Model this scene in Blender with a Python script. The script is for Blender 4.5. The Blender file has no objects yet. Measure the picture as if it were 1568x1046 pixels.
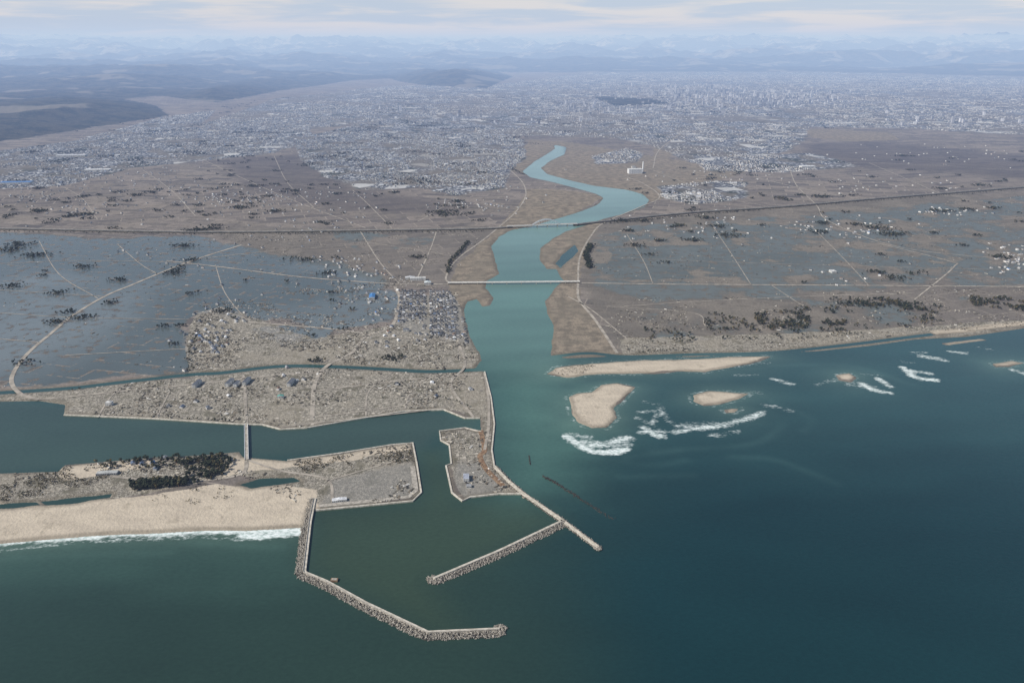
import bpy, math, numpy as np
from mathutils import Vector
rng=np.random.default_rng(7)
scene=bpy.context.scene
H=1000.0; FPX=1220.0; HOR=62.0
TH=math.atan((523-HOR)/FPX)
# ---------------------------------------------------------------- survey -> ground plan (metres, z=0)
def G(pts):
    a=np.atleast_2d(np.array(pts,float))
    r=(a[:,0]-784)/FPX; u=(523-a[:,1])/FPX
    dy=math.cos(TH)+u*math.sin(TH); dz=-math.sin(TH)+u*math.cos(TH)
    t=-H/dz
    return np.stack([r*t,dy*t],1)
# ---------------------------------------------------------------- numeric helpers
def inside(X,Y,p):
    r=np.zeros(X.shape,bool); n=len(p)
    for i in range(n):
        x1,y1=p[i]; x2,y2=p[(i+1)%n]
        if y1==y2: continue
        c=((y1>Y)!=(y2>Y))&(X<(x2-x1)*(Y-y1)/(y2-y1)+x1)
        r^=c
    return r
def segd(X,Y,p,closed):
    d=np.full(X.shape,1e18); n=len(p)
    for i in range(n if closed else n-1):
        x1,y1=p[i]; x2,y2=p[(i+1)%n]
        vx,vy=x2-x1,y2-y1; L=vx*vx+vy*vy+1e-9
        t=np.clip(((X-x1)*vx+(Y-y1)*vy)/L,0,1)
        dd=(X-x1-t*vx)**2+(Y-y1-t*vy)**2
        np.minimum(d,dd,out=d)
    return np.sqrt(d)
def sdf(X,Y,p,margin=300.0):
    p=np.asarray(p); out=np.full(X.shape,-margin)
    m=(X>p[:,0].min()-margin)&(X<p[:,0].max()+margin)&(Y>p[:,1].min()-margin)&(Y<p[:,1].max()+margin)
    x=X[m];y=Y[m]
    d=segd(x,y,p,True); ins=inside(x,y,p)
    out[m]=np.maximum(np.where(ins,d,-d),-margin)
    return out
def linedist(X,Y,p,margin=300.0):
    p=np.asarray(p); out=np.full(X.shape,margin)
    m=(X>p[:,0].min()-margin)&(X<p[:,0].max()+margin)&(Y>p[:,1].min()-margin)&(Y<p[:,1].max()+margin)
    out[m]=np.minimum(segd(X[m],Y[m],p,False),margin)
    return out
def S(sd,w): 
    t=np.clip(sd/w+0.5,0,1); return t*t*(3-2*t)
def h2(a,b,s):
    v=np.sin(a*127.1+b*311.7+s*74.7)*43758.5453
    return v-np.floor(v)
def vn(x,y,s=0):
    xi=np.floor(x);yi=np.floor(y);fx=x-xi;fy=y-yi
    fx=fx*fx*(3-2*fx);fy=fy*fy*(3-2*fy)
    a=h2(xi,yi,s);b=h2(xi+1,yi,s);c=h2(xi,yi+1,s);d=h2(xi+1,yi+1,s)
    return (a*(1-fx)+b*fx)*(1-fy)+(c*(1-fx)+d*fx)*fy
def fbm(x,y,o=5,s=0,ridge=False):
    t=np.zeros(x.shape);a=.5
    for i in range(o):
        n=vn(x,y,s+i)
        if ridge: n=1-abs(2*n-1)
        t+=a*n;a*=.5;x=x*2.03+17;y=y*2.03+9
    return t
# ---------------------------------------------------------------- mesh helpers
def make_mesh(name,V,quads=None,tris=None,fcol=None,mat=None,pcols=None,smooth=False,parent=None):
    me=bpy.data.meshes.new(name)
    V=np.asarray(V,np.float32)
    q=np.zeros((0,4),np.int32) if quads is None else np.asarray(quads,np.int32).reshape(-1,4)
    t=np.zeros((0,3),np.int32) if tris is None else np.asarray(tris,np.int32).reshape(-1,3)
    loops=np.concatenate([q.ravel(),t.ravel()])
    ls=np.concatenate([np.arange(len(q))*4,len(q)*4+np.arange(len(t))*3]).astype(np.int32)
    me.vertices.add(len(V)); me.vertices.foreach_set("co",V.ravel())
    me.loops.add(len(loops)); me.loops.foreach_set("vertex_index",loops)
    me.polygons.add(len(ls)); me.polygons.foreach_set("loop_start",ls)
    me.update(calc_edges=True)
    if fcol is not None:
        fc=np.ones((len(ls),4),np.float32); fc[:,:3]=fcol
        me.attributes.new("Col",'FLOAT_COLOR','FACE').data.foreach_set("color",fc.ravel())
    if pcols:
        for k,v in pcols.items():
            me.attributes.new(k,'FLOAT_COLOR','POINT').data.foreach_set("color",np.asarray(v,np.float32).ravel())
    me.polygons.foreach_set("use_smooth",np.full(len(ls),smooth))
    me.validate()
    ob=bpy.data.objects.new(name,me); scene.collection.objects.link(ob)
    if mat: me.materials.append(mat)
    if parent: ob.parent=parent
    return ob
def empty(name):
    e=bpy.data.objects.new(name,None); scene.collection.objects.link(e); return e
def house_arrays(cx,cy,z0,w,l,h,r,ang,roof,wall):
    n=len(cx); cx,cy,z0,w,l,h,r,ang=[np.broadcast_to(np.asarray(a,float),(n,)) for a in (cx,cy,z0,w,l,h,r,ang)]
    lx=np.array([-1,1,1,-1,-1,1,1,-1,0,0])*.5; ly=np.array([-1,-1,1,1,-1,-1,1,1,-1,1])*.5
    px=w[:,None]*lx; py=l[:,None]*ly
    c=np.cos(ang)[:,None]; s=np.sin(ang)[:,None]
    V=np.zeros((n,10,3)); V[:,:,0]=cx[:,None]+px*c-py*s; V[:,:,1]=cy[:,None]+px*s+py*c
    V[:,0:4,2]=z0[:,None]-1.5; V[:,4:8,2]=(z0+h)[:,None]; V[:,8:10,2]=(z0+h+r)[:,None]
    Q=np.array([[0,1,5,4],[2,3,7,6],[1,2,6,5],[3,0,4,7],[5,6,9,8],[7,4,8,9]]); T=np.array([[4,5,8],[6,7,9]])
    o=(np.arange(n)*10)[:,None,None]
    wall=np.broadcast_to(wall,(n,3)); roof=np.broadcast_to(roof,(n,3))
    qc=np.stack([wall]*4+[roof]*2,1).reshape(-1,3); tc=np.repeat(wall,2,0)
    return V.reshape(-1,3),(Q+o).reshape(-1,4),(T+o).reshape(-1,3),np.concatenate([qc,tc])
def ribbon(name,pts,width,z,mat,depth=0,parent=None,off=0):
    p=np.asarray(pts,float); n=len(p)
    d=np.gradient(p,axis=0) if n>2 else np.repeat(p[1:]-p[:1],2,0)
    d/=np.linalg.norm(d,axis=1)[:,None]+1e-9
    nr=np.stack([-d[:,1],d[:,0]],1)
    L=p+nr*(off+width/2); R=p+nr*(off-width/2)
    z=np.broadcast_to(z,(n,)).astype(float)
    V=np.concatenate([np.c_[L,z],np.c_[R,z]]); Q=[]
    for i in range(n-1): Q.append([i+n,i+n+1,i+1,i])
    if depth>0:
        V=np.concatenate([V,np.c_[L,z-depth],np.c_[R,z-depth]])
        for i in range(n-1):
            Q.append([i,i+1,i+1+2*n,i+2*n]); Q.append([i+n+1,i+n,i+3*n,i+1+3*n])
        Q.append([0,2*n,3*n,n]); Q.append([n-1,2*n-1,4*n-1,3*n-1])
    return make_mesh(name,V,Q,mat=mat,parent=parent)
def smooth_line(p,k=8):
    p=np.asarray(p,float); 
    if len(p)<3: 
        t=np.linspace(0,1,k+1)[:,None]; return p[0]*(1-t)+p[1]*t
    q=np.vstack([2*p[0]-p[1],p,2*p[-1]-p[-2]]); out=[]
    for i in range(1,len(q)-2):
        for j in range(k):
            t=j/k
            out.append(.5*((2*q[i])+(-q[i-1]+q[i+1])*t+(2*q[i-1]-5*q[i]+4*q[i+1]-q[i+2])*t*t+(-q[i-1]+3*q[i]-3*q[i+1]+q[i+2])*t**3))
    out.append(p[-1]); return np.array(out)
def along(p,step):
    p=np.asarray(p,float); s=np.r_[0,np.cumsum(np.linalg.norm(np.diff(p,axis=0),axis=1))]
    t=np.arange(0,s[-1],step); return np.stack([np.interp(t,s,p[:,0]),np.interp(t,s,p[:,1])],1)
def rand_in(poly,n):
    p=np.asarray(poly); out=np.zeros((0,2))
    while len(out)<n:
        c=rng.uniform(p.min(0),p.max(0),(n*3,2)); out=np.concatenate([out,c[inside(c[:,0],c[:,1],p)]])
    return out[:n]
# ---------------------------------------------------------------- materials
class NT:
    def __init__(s,name,world=False):
        if world: s.m=world
        else: s.m=bpy.data.materials.new(name)
        s.m.use_nodes=True; s.t=s.m.node_tree; s.t.nodes.clear()
    def n(s,typ,ins=None,**kw):
        nd=s.t.nodes.new(typ)
        for k,v in kw.items(): setattr(nd,k,v)
        if ins:
            for k,v in ins.items():
                sk=nd.inputs[k]
                if isinstance(v,bpy.types.NodeSocket): s.t.links.new(v,sk)
                else: sk.default_value=v
        return nd
    def math(s,op,a,b=0.0,c=0.0,clamp=False):
        nd=s.n('ShaderNodeMath',{0:a,1:b,2:c},operation=op); nd.use_clamp=clamp; return nd.outputs[0]
    def mix(s,f,a,b,bt='MIX'):
        nd=s.n('ShaderNodeMix',data_type='RGBA',blend_type=bt)
        for k,v in ((0,f),(6,a),(7,b)):
            if isinstance(v,bpy.types.NodeSocket): s.t.links.new(v,nd.inputs[k])
            else: nd.inputs[k].default_value=v if k==0 else (tuple(v)+(1,) if len(v)==3 else v)
        return nd.outputs[2]
    def noise(s,vec,scale,detail=4,rough=.55,dist=0.0,dim='2D'):
        return s.n('ShaderNodeTexNoise',{'Vector':vec,'Scale':scale,'Detail':detail,'Roughness':rough,'Distortion':dist},noise_dimensions=dim).outputs[0]
    def ss(s,v,a,b,lo=0.0,hi=1.0):
        return s.n('ShaderNodeMapRange',{0:v,1:a,2:b,3:lo,4:hi},interpolation_type='SMOOTHSTEP').outputs[0]
    def map(s,vec,rot=0,sc=(1,1,1)):
        return s.n('ShaderNodeMapping',{0:vec,2:(0,0,rot),3:sc}).outputs[0]
    def out(s,bsdf): s.n('ShaderNodeOutputMaterial',{0:bsdf})
def prin(t,col,rough=.9,spec=.2,normal=None):
    ins={'Base Color':col,'Roughness':rough,'Specular IOR Level':spec}
    if normal is not None: ins['Normal']=normal
    if not isinstance(col,bpy.types.NodeSocket): ins['Base Color']=tuple(col)+(1,)
    return t.n('ShaderNodeBsdfPrincipled',ins).outputs[0]
def simple_mat(name,c1,c2,scale,rough=.9,attr=False):
    t=NT(name); pos=t.n('ShaderNodeNewGeometry').outputs['Position']
    n=t.noise(pos,scale,2,.65); f=t.ss(n,.35,.65)
    if attr:
        a=t.n('ShaderNodeAttribute',attribute_name='Col').outputs['Color']
        col=t.mix(1.0,a,t.mix(f,c1,c2),'MULTIPLY')
    else: col=t.mix(f,c1,c2)
    t.out(prin(t,col,rough)); return t.m
M_build=simple_mat('building_paint',(.72,.72,.72),(1.1,1.1,1.1),.15,.7,True)
M_leaf=simple_mat('foliage',(.6,.6,.6),(1.3,1.3,1.3),.25,.9,True)
M_conc=simple_mat('weathered_concrete',(.26,.235,.195),(.42,.38,.32),.12)
M_concl=simple_mat('pale_concrete',(.38,.345,.28),(.56,.51,.43),.1)
M_tetra=simple_mat('tetrapod_concrete',(.13,.115,.09),(.40,.365,.31),.3)
M_rock=simple_mat('wet_rock',(.03,.027,.022),(.085,.075,.06),.3)
M_road=simple_mat('dusty_road',(.25,.22,.18),(.38,.335,.275),.03)
M_asph=simple_mat('asphalt',(.09,.09,.09),(.18,.17,.16),.03)
M_embk=simple_mat('embankment_grass',(.045,.04,.028),(.10,.085,.058),.05)
M_white=simple_mat('white_paint',(.65,.67,.68),(.8,.8,.8),.2,.5)
M_steel=simple_mat('arch_steel',(.42,.45,.47),(.55,.57,.58),.2,.5)
M_dark=simple_mat('dark_glass',(.03,.035,.04),(.06,.065,.07),.2,.3)
M_brown=simple_mat('rusty_soil',(.16,.095,.055),(.27,.18,.11),.1)

# ---------------------------------------------------------------- ground plan outlines
FAR=140000.
coast=G([(-700,628),(-200,620),(0,615),(60,614),(100,620),(98,635),(240,642),(365,650),(402,651),(430,658),(470,656),(550,642),(620,630),(680,628),(712,641),(735,641),(737,662),
 (712,656),(673,661),(675,675),(688,682),(691,711),(683,714),(692,755),(708,768),(720,762),(765,757),(802,756),(778,738),(760,716),(753,690),(757,650),(752,610),(742,570),(728,564),(736,553),
 (842,546),(870,549),(960,545),(1060,547),(1150,542),(1250,538),(1330,530),(1400,520),(1480,516),(1568,503),(2300,430)])
MAIN=np.vstack([coast,[[FAR,coast[-1,1]+20000],[FAR,FAR],[-FAR,FAR],[-FAR,coast[0,1]]]])
RIVER=G([(762,640),(737,553),(734,540),(722,520),(712,490),(710,474),(716,462),(730,458),(738,470),(750,468),(756,456),(744,442),(745,431),(764,420),(757,395),(752,378),(765,362),(785,352),(815,347),(850,336),(890,324),(915,314),(925,304),(912,297),(880,288),(845,279),(812,272),(800,263),(818,248),(835,238),(850,228),(848,222),
 (868,226),(864,237),(842,247),(828,258),(838,267),(870,276),(910,285),(960,291),(985,298),(994,307),(987,317),(960,327),(925,335),(898,345),(868,354),(846,366),(828,380),(826,398),(838,412),(852,412),(862,430),(845,447),(835,462),(838,480),(848,500),(845,522),(842,552),(870,640)])
SPIT=G([(838,573),(850,563),(900,557),(960,553),(1010,551),(1060,550),(1120,547),(1182,546),(1150,557),(1080,570),(1040,569),(1000,572),(920,573),(870,578)])
ISL=[G(p) for p in [
 [(870,608),(882,603),(905,600),(920,590),(945,587),(972,593),(962,604),(942,625),(944,640),(930,655),(905,656),(885,648),(874,635)],
 [(1060,605),(1085,599),(1110,600),(1147,603),(1132,612),(1100,620),(1078,622),(1060,615)],
 [(1108,628),(1120,625),(1134,626),(1125,632),(1112,632)],
 [(1282,575),(1300,572),(1311,578),(1302,585),(1286,582)],
 [(1518,557),(1550,553),(1568,556),(1545,562),(1525,562)],
 [(1420,508),(1500,500),(1568,492),(1700,485),(1700,490),(1560,500),(1480,510),(1430,513)],
 [(1440,526),(1500,519),(1512,521),(1450,529)],
 [(800,764),(806,762),(806,758),(798,757)]]]
BEACH=G([(-700,770),(-200,740),(0,725),(90,722),(100,712),(150,708),(240,700),(310,697),(366,692),(372,700),(440,706),(520,695),(600,682),(632,679),(638,710),(645,755),(632,768),(560,775),(484,782),(476,783),(468,808),
 (440,809),(380,813),(310,813),(240,816),(150,820),(60,827),(0,833),(-200,850),(-700,900)])
PONDS=[G(p) for p in [[(62,768),(110,762),(172,756),(168,762),(120,770),(70,774)],[(-120,790),(0,772),(55,769),(62,773),(0,779),(-120,796)],[(368,742),(400,733),(450,731),(462,737),(430,742),(385,747)],
 [(850,404),(862,390),(880,375),(886,385),(870,400),(858,411)]]]
CANAL=[(smooth_line(G([(-200,612),(75,597),(190,585),(290,574),(340,571),(430,561),(520,562),(600,566),(660,569),(740,566)])),13.),
 (smooth_line(G([(842,547),(900,541),(960,546),(1060,543),(1180,540),(1300,528),(1420,513),(1568,497),(1800,480)])),12.)]
Z_sand=[SPIT]+ISL+[G([(-700,790),(0,772),(60,775),(130,768),(180,760),(270,752),(330,745),(372,748),(420,742),(478,750),(486,783),(466,815),(0,850),(-700,910)]),
   G([(366,692),(372,700),(440,706),(520,695),(600,682),(632,679),(634,688),(560,702),(460,716),(372,726),(340,735),(350,705)]),
   G([(90,716),(150,708),(240,703),(245,712),(160,728),(95,735)])]
Z_debris=[G([(-200,610),(60,600),(100,596),(290,580),(285,520),(300,480),(340,470),(380,485),(480,520),(600,500),(610,460),(690,448),(712,480),(736,540),(742,570),(757,650),(753,690),(775,740),(802,756),(708,768),(683,714),(672,661),(735,660),(735,641),(680,628),(470,656),(365,650),(100,640)]),
   G([(-700,760),(-200,735),(0,722),(366,690),(640,676),(650,760),(484,785),(370,730),(130,768),(0,775),(-700,795)]),
   G([(950,520),(1100,515),(1300,508),(1568,490),(1568,505),(1330,532),(1060,548),(950,546)])]
Z_dry=[G([(686,436),(700,405),(760,352),(800,308),(806,290),(840,290),(930,300),(850,345),(775,370),(765,440),(745,470),(700,470)]),
   G([(826,372),(850,350),(925,334),(905,365),(885,434),(887,460),(915,495),(950,545),(842,548),(830,470),(855,440),(826,400)]),
   G([(780,262),(810,215),(870,218),(1000,240),(1150,262),(1000,310),(900,285),(820,270)]),
   G([(990,300),(1010,280),(1000,230),(1040,180),(1060,200),(1020,250)]),
   G([(1230,200),(1260,198),(1360,203),(1380,215),(1300,218),(1245,212)])]
Z_flood=[(G([(-900,362),(0,358),(160,366),(300,360),(400,388),(520,400),(615,445),(600,495),(520,505),(380,490),(300,480),(285,520),(290,572),(70,592),(-200,605),(-900,620)]),.94,200),
   (G([(930,382),(1050,374),(1180,380),(1310,392),(1230,425),(960,432),(912,412)]),.85,120),
   (G([(950,348),(1200,330),(1568,300),(1900,280),(1900,450),(1568,440),(1300,450),(1000,465),(900,440),(905,370)]),.50,90),
   (G([(1000,360),(1200,340),(1300,328),(1568,312),(1568,328),(1300,350),(1050,375)]),.66,80),
   (G([(1280,395),(1420,388),(1568,395),(1568,430),(1350,418)]),.62,80),
   (G([(500,350),(600,360),(680,362),(640,385),(540,385)]),.5,60),
   (G([(960,470),(1100,455),(1300,450),(1500,455),(1400,500),(1000,530)]),.38,60),
   (G([(380,503),(440,498),(510,505),(500,520),(440,528),(400,520)]),.9,30)]
Z_mud=[G([(890,345),(1568,285),(1900,260),(1900,480),(1568,505),(1330,532),(1060,548),(950,546),(885,440)]),G([(300,350),(760,350),(700,440),(600,440),(500,410),(400,388)])]
Z_urban=[G([(-400,250),(0,232),(150,212),(300,192),(470,188),(480,215),(420,235),(330,245),(200,258),(100,285),(-400,310)]),
   G([(450,215),(560,188),(700,188),(800,215),(806,240),(785,258),(770,288),(700,300),(640,288),(560,292),(500,272),(460,245)]),
   G([(300,195),(420,152),(600,132),(760,130),(900,112),(1100,102),(1300,97),(1568,108),(2100,110),(2100,215),(1568,208),(1400,198),(1240,195),(1230,218),(1180,245),(1060,250),(1000,225),(940,212),(850,210),(760,208),(560,190),(450,200)]),
   G([(905,240),(960,228),(985,236),(975,250),(915,253)]),
   G([(1010,287),(1090,278),(1142,280),(1140,305),(1060,315),(1012,302)]),
   G([(120,215),(250,180),(330,170),(300,200)]),
   G([(1060,245),(1240,235),(1320,255),(1200,265),(1080,262)])]
Z_forest=[G([(-400,150),(0,160),(60,148),(150,150),(240,163),(258,178),(180,190),(100,203),(0,218),(-400,240)]),
   G([(590,104),(640,94),(720,99),(785,118),(745,136),(650,132),(590,122)]),
   G([(905,148),(1000,152),(1030,160),(940,163)]),
   G([(250,150),(330,128),(420,112),(590,108),(560,122),(430,140),(330,158)])]
Z_tone=[G([(1225,222),(1330,215),(1568,240),(1900,260),(1900,290),(1568,275),(1400,262),(1250,250)]),G([(330,245),(470,235),(540,290),(700,312),(700,330),(500,320),(380,290)])]
Z_grey=[G([(486,780),(505,735),(560,722),(632,705),(642,752),(630,766),(560,774)]),G([(694,712),(738,708),(765,735),(770,755),(708,765),(692,750)]),G([(600,445),(700,445),(722,530),(640,515),(600,495)])]

# ---------------------------------------------------------------- ground sheet
rows=np.r_[1/np.linspace(1/1180.,1/10000.,640),10000*1.013**np.arange(1,195)]
az=np.radians(np.linspace(-46,46,1150))
D,A=np.meshgrid(rows,az,indexing='ij'); X=(D*np.sin(A)).ravel(); Y=(D*np.cos(A)).ravel(); D=D.ravel(); AZ=A.ravel()
sp=np.gradient(rows); SP=np.repeat(sp,len(az))
wob=(fbm(X/60,Y/60,4,3)-.47)*22
land=sdf(X,Y,MAIN,400)
land=np.minimum(land,-(sdf(X,Y,RIVER,400)+wob*.5))
for p,w in CANAL: land=np.minimum(land,linedist(X,Y,p)-w)
land=np.maximum(land,sdf(X,Y,BEACH,400)+wob*.25*(Y<1600)*(X<-420))
for p in [SPIT]+ISL: land=np.maximum(land,sdf(X,Y,p,400)+wob*.7)
for p in PONDS: land=np.minimum(land,-(sdf(X,Y,p,400)+wob*.5))
wd=np.maximum(5,SP*1.0)
Z=np.clip(land/wd,-1,1)*2.0
edge=np.interp(np.degrees(AZ),[-47,-33,-20,-12,-5,5,20,33,47],[11500,12500,15500,19000,23000,25500,27000,26000,22000])
ramp=np.clip((D-edge)/9000,0,1); far=np.clip((D-30000)/35000,0,1)
rid=fbm(X/5200,Y/5200,6,11,True); big=fbm(X/14000,Y/14000,3,30); det=fbm(X/1300,Y/1300,5,41,True)
hz=ramp*(np.clip(rid-.42,0,1)*700+40*big)+far*np.clip(rid-.28,0,1)*(1000+1300*big)+ramp*np.clip(det-.4,0,1)*170
for i,p in enumerate(Z_forest[:4]):
    s=sdf(X,Y,p,1500); hz=np.maximum(hz,np.clip(s/1100,0,1)**.8*(np.clip(det-.1,0,1)*.9+np.clip(rid-.3,0,1)*.8)*[160,280,50,180][i])
Z=Z+hz
Xr=X+(fbm(X/90,Y/90,3,5)-.45)*40; Yr=Y+(fbm(X/90,Y/90,3,6)-.45)*40
def zone(zs,w):
    m=np.zeros(X.shape)
    for p in zs: m=np.maximum(m,S(sdf(Xr,Yr,p,max(300,w*1.5)),w))
    return m
sand=zone(Z_sand,20); debris=zone(Z_debris,24); dry=zone(Z_dry,40)
flood=np.zeros(X.shape)
for p,st_,w_ in Z_flood: flood=np.maximum(flood,st_*S(sdf(Xr,Yr,p,300),w_))
urban=zone(Z_urban,260)
forest=zone(Z_forest,300); forest=np.maximum(forest,np.clip(hz/40,0,1)*np.clip(ramp*3,0,1))
urban*=1-forest
c1=np.stack([sand,urban,forest,flood],1); c2=np.stack([debris,dry,S(12-land,14),far],1)
c3=np.stack([zone(Z_tone,200),zone(Z_grey,20),far,zone(Z_mud,80)],1)
nr,nc=len(rows),len(az); idx=np.arange(nr*nc).reshape(nr,nc)
Q=np.stack([idx[:-1,:-1],idx[:-1,1:],idx[1:,1:],idx[1:,:-1]],-1).reshape(-1,4)
t=NT('ground_cover'); pos=t.n('ShaderNodeNewGeometry').outputs['Position']
a1=t.n('ShaderNodeAttribute',attribute_name='cov1'); a2=t.n('ShaderNodeAttribute',attribute_name='cov2'); a3=t.n('ShaderNodeAttribute',attribute_name='cov3')
s1=t.n('ShaderNodeSeparateColor',{0:a1.outputs['Color']}); s2=t.n('ShaderNodeSeparateColor',{0:a2.outputs['Color']}); s3=t.n('ShaderNodeSeparateColor',{0:a3.outputs['Color']})
mud=a3.outputs['Alpha']
n8=t.noise(pos,1/9.,3,.65); n40=t.noise(pos,1/45.,3,.6); n200=t.noise(pos,1/260.,5,.6); n1k=t.noise(pos,1/1500.,3,.55); n3=t.noise(pos,1/3.,1,.7)
def brick(rot,sc,c1_,c2_,cm,bw=1.,rh=.35,ms=.015):
    v=t.map(pos,rot,(1/sc,1/sc,1/sc))
    return t.n('ShaderNodeTexBrick',{'Vector':v,'Color1':c1_+(1,),'Color2':c2_+(1,),'Mortar':cm+(1,),'Scale':1.,'Mortar Size':ms,'Mortar Smooth':.3,'Bias':0.,'Brick Width':bw,'Row Height':rh})
fA=brick(.25,190,(.235,.197,.165),(.098,.086,.079),(.29,.245,.20),1.,.4,.016); fB=brick(-.35,230,(.21,.176,.148),(.105,.091,.084),(.28,.235,.19),1.,.4,.016)
field=t.mix(t.ss(n1k,.48,.52),fA.outputs[0],fB.outputs[0])
mudc=t.mix(t.ss(n200,.38,.62),(.180,.156,.124),(.098,.088,.074)); mudc=t.mix(t.ss(n40,.56,.68,0,.55),mudc,(.23,.197,.15))
field=t.mix(t.math('MULTIPLY',mud,t.ss(n1k,.3,.7,.85,.45)),field,mudc)
field=t.mix(t.ss(n200,.46,.7,0,.55),field,(.20,.168,.132))
field=t.mix(t.ss(n40,.53,.70,0,.55),field,(.080,.070,.055))
field=t.mix(t.math('MULTIPLY',s3.outputs[0],.6),field,(.075,.064,.062))
field=t.mix(1.0,field,t.mix(n8,(.62,.62,.62),(1.34,1.34,1.34)),'MULTIPLY')
def brk(m,n,k): return t.ss(t.math('ADD',m,t.math('MULTIPLY',t.math('SUBTRACT',n,.5),k)),.4,.6)
col=field
dryc=t.mix(t.ss(n40,.35,.65),(.27,.218,.155),(.155,.128,.092)); dryc=t.mix(t.ss(n8,.5,.7,0,.6),dryc,(.10,.084,.058))
dryc=t.mix(t.ss(n200,.5,.6,0,.5),dryc,(.17,.145,.105))
col=t.mix(t.math('MULTIPLY',brk(s2.outputs[1],n40,.8),.85),col,dryc)
fl=brk(a1.outputs['Alpha'],n200,1.7)
dyke=t.math('SUBTRACT',1.,t.math('MULTIPLY',fA.outputs[1],t.ss(n40,.47,.58,0,.9)))
isl=t.ss(n40,.61,.68,1,0)
fl=t.math('MULTIPLY',t.math('MULTIPLY',fl,dyke),isl)
flc=t.mix(t.ss(n1k,.38,.62),(.075,.088,.080),(.145,.162,.158)); flc=t.mix(mud,flc,t.mix(t.ss(n200,.3,.7),(.092,.100,.088),(.120,.130,.118)))  # lighter flood tone has reflected sky brightness put into its colour
flc=t.mix(t.ss(n40,.50,.62,0,.4),flc,(.075,.072,.058))
col=t.mix(fl,col,flc)
vor=t.n('ShaderNodeTexVoronoi',{'Vector':t.map(pos,.2,(1/16.,1/16.,1/16.)),'Scale':1.,'Randomness':.8},voronoi_dimensions='2D')
vs=t.n('ShaderNodeSeparateColor',{0:vor.outputs['Color']})
ur=t.n('ShaderNodeValToRGB',{0:vs.outputs[0]}); e=ur.color_ramp; e.interpolation='CONSTANT'
e.elements[0].color=(.045,.05,.062,1); e.elements[1].position=.93; e.elements[1].color=(.64,.64,.64,1)
for p_,c_ in ((.3,(.095,.098,.11)),(.52,(.15,.15,.15)),(.72,(.23,.235,.25)),(.84,(.36,.36,.37))):
    k=e.elements.new(p_); k.color=c_+(1,)
vb=t.n('ShaderNodeTexVoronoi',{'Vector':t.map(pos,.2,(1/140.,1/140.,1/140.)),'Scale':1.},voronoi_dimensions='2D'); vbs=t.n('ShaderNodeSeparateColor',{0:vb.outputs['Color']})
urc=t.mix(t.ss(vbs.outputs[1],.62,.68,0,.75),ur.outputs[0],(.14,.12,.095))
urc=t.mix(t.ss(vbs.outputs[0],.94,.96,0,.85),urc,(.48,.47,.45))
urc=t.mix(t.ss(n200,.58,.65,0,.85),urc,(.036,.042,.03))
urc=t.mix(t.ss(n1k,.52,.60,0,.6),urc,(.15,.128,.10))
col=t.mix(brk(s1.outputs[1],n200,.7),col,urc)
st=brick(.12,46,(.29,.255,.20),(.225,.198,.16),(.37,.33,.262),1.,.6,.04)
db=t.mix(t.ss(n8,.42,.60),(.125,.110,.083),st.outputs[0]); db=t.mix(t.ss(n3,.56,.66,0,.75),db,(.50,.46,.385)); db=t.mix(t.ss(n40,.54,.66,0,.75),db,(.110,.098,.066))
db=t.mix(t.ss(n200,.50,.62,0,.45),db,(.28,.243,.185))
db=t.mix(t.math('MULTIPLY',s3.outputs[1],.55),db,(.21,.20,.18))
col=t.mix(brk(s2.outputs[0],n40,.6),col,db)
sstr=t.noise(t.map(pos,.1,(.012,.03,.03)),1.,3,.55)
sd_=t.mix(t.ss(sstr,.3,.7),(.50,.425,.325),(.43,.365,.28)); sd_=t.mix(t.ss(n40,.58,.72,0,.5),sd_,(.29,.245,.18)); sd_=t.mix(t.ss(n8,.58,.7,0,.25),sd_,(.25,.205,.15))
col=t.mix(brk(s1.outputs[0],n40,.5),col,sd_)
col=t.mix(t.math('MULTIPLY',s2.outputs[2],.55),col,(.12,.10,.07))
fo=t.mix(t.ss(n200,.38,.60),(.013,.018,.013),(.050,.046,.031)); fo=t.mix(t.ss(n40,.58,.68,0,.5),fo,(.11,.092,.065))
fo=t.mix(t.ss(n1k,.57,.64,0,.8),fo,(.17,.15,.12))
snow=t.math('MULTIPLY',t.math('MULTIPLY',t.ss(n1k,.50,.62),t.ss(n200,.42,.55)),s3.outputs[2]); fo=t.mix(t.math('MULTIPLY',snow,.7),fo,(.55,.56,.6))
col=t.mix(brk(s1.outputs[2],n200,.7),col,fo)
rough=t.math('SUBTRACT',.92,t.math('MULTIPLY',fl,t.math('SUBTRACT',.68,t.math('MULTIPLY',mud,.25))))
bmp=t.n('ShaderNodeBump',{'Strength':t.math('SUBTRACT',.7,t.math('MULTIPLY',fl,.68)),'Distance':2.5,'Height':n8}).outputs[0]
t.out(prin(t,col,rough,.28,bmp))
make_mesh('ground',np.stack([X,Y,Z],1),Q,mat=t.m,pcols={'cov1':c1,'cov2':c2,'cov3':c3},smooth=True)

# ---------------------------------------------------------------- sea and river water
rows=np.r_[np.linspace(150,880,16),1/np.linspace(1/900.,1/7500.,470),7500*1.1**np.arange(1,30)]
az=np.radians(np.linspace(-56,56,960))
D,A=np.meshgrid(rows,az,indexing='ij'); X=(D*np.sin(A)).ravel(); Y=(D*np.cos(A)).ravel(); AZd=np.degrees(A.ravel())
nB=fbm(X/700,Y/350,5,2); nS=fbm(X/160,Y/90,5,8)
def lerp(a,b,f): return a*(1-f[:,None])+b*f[:,None]
deep=np.array([.006,.030,.032]); green=np.array([.021,.044,.032])
col=lerp(green*np.ones((len(X),1)),deep,S(AZd-4+(nB-.5)*14,22))
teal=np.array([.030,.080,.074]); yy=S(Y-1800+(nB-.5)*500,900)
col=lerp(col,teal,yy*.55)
leftsea=sdf(X,Y,G([(-700,850),(470,805),(466,890),(200,900),(-700,960)]),400)
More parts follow.
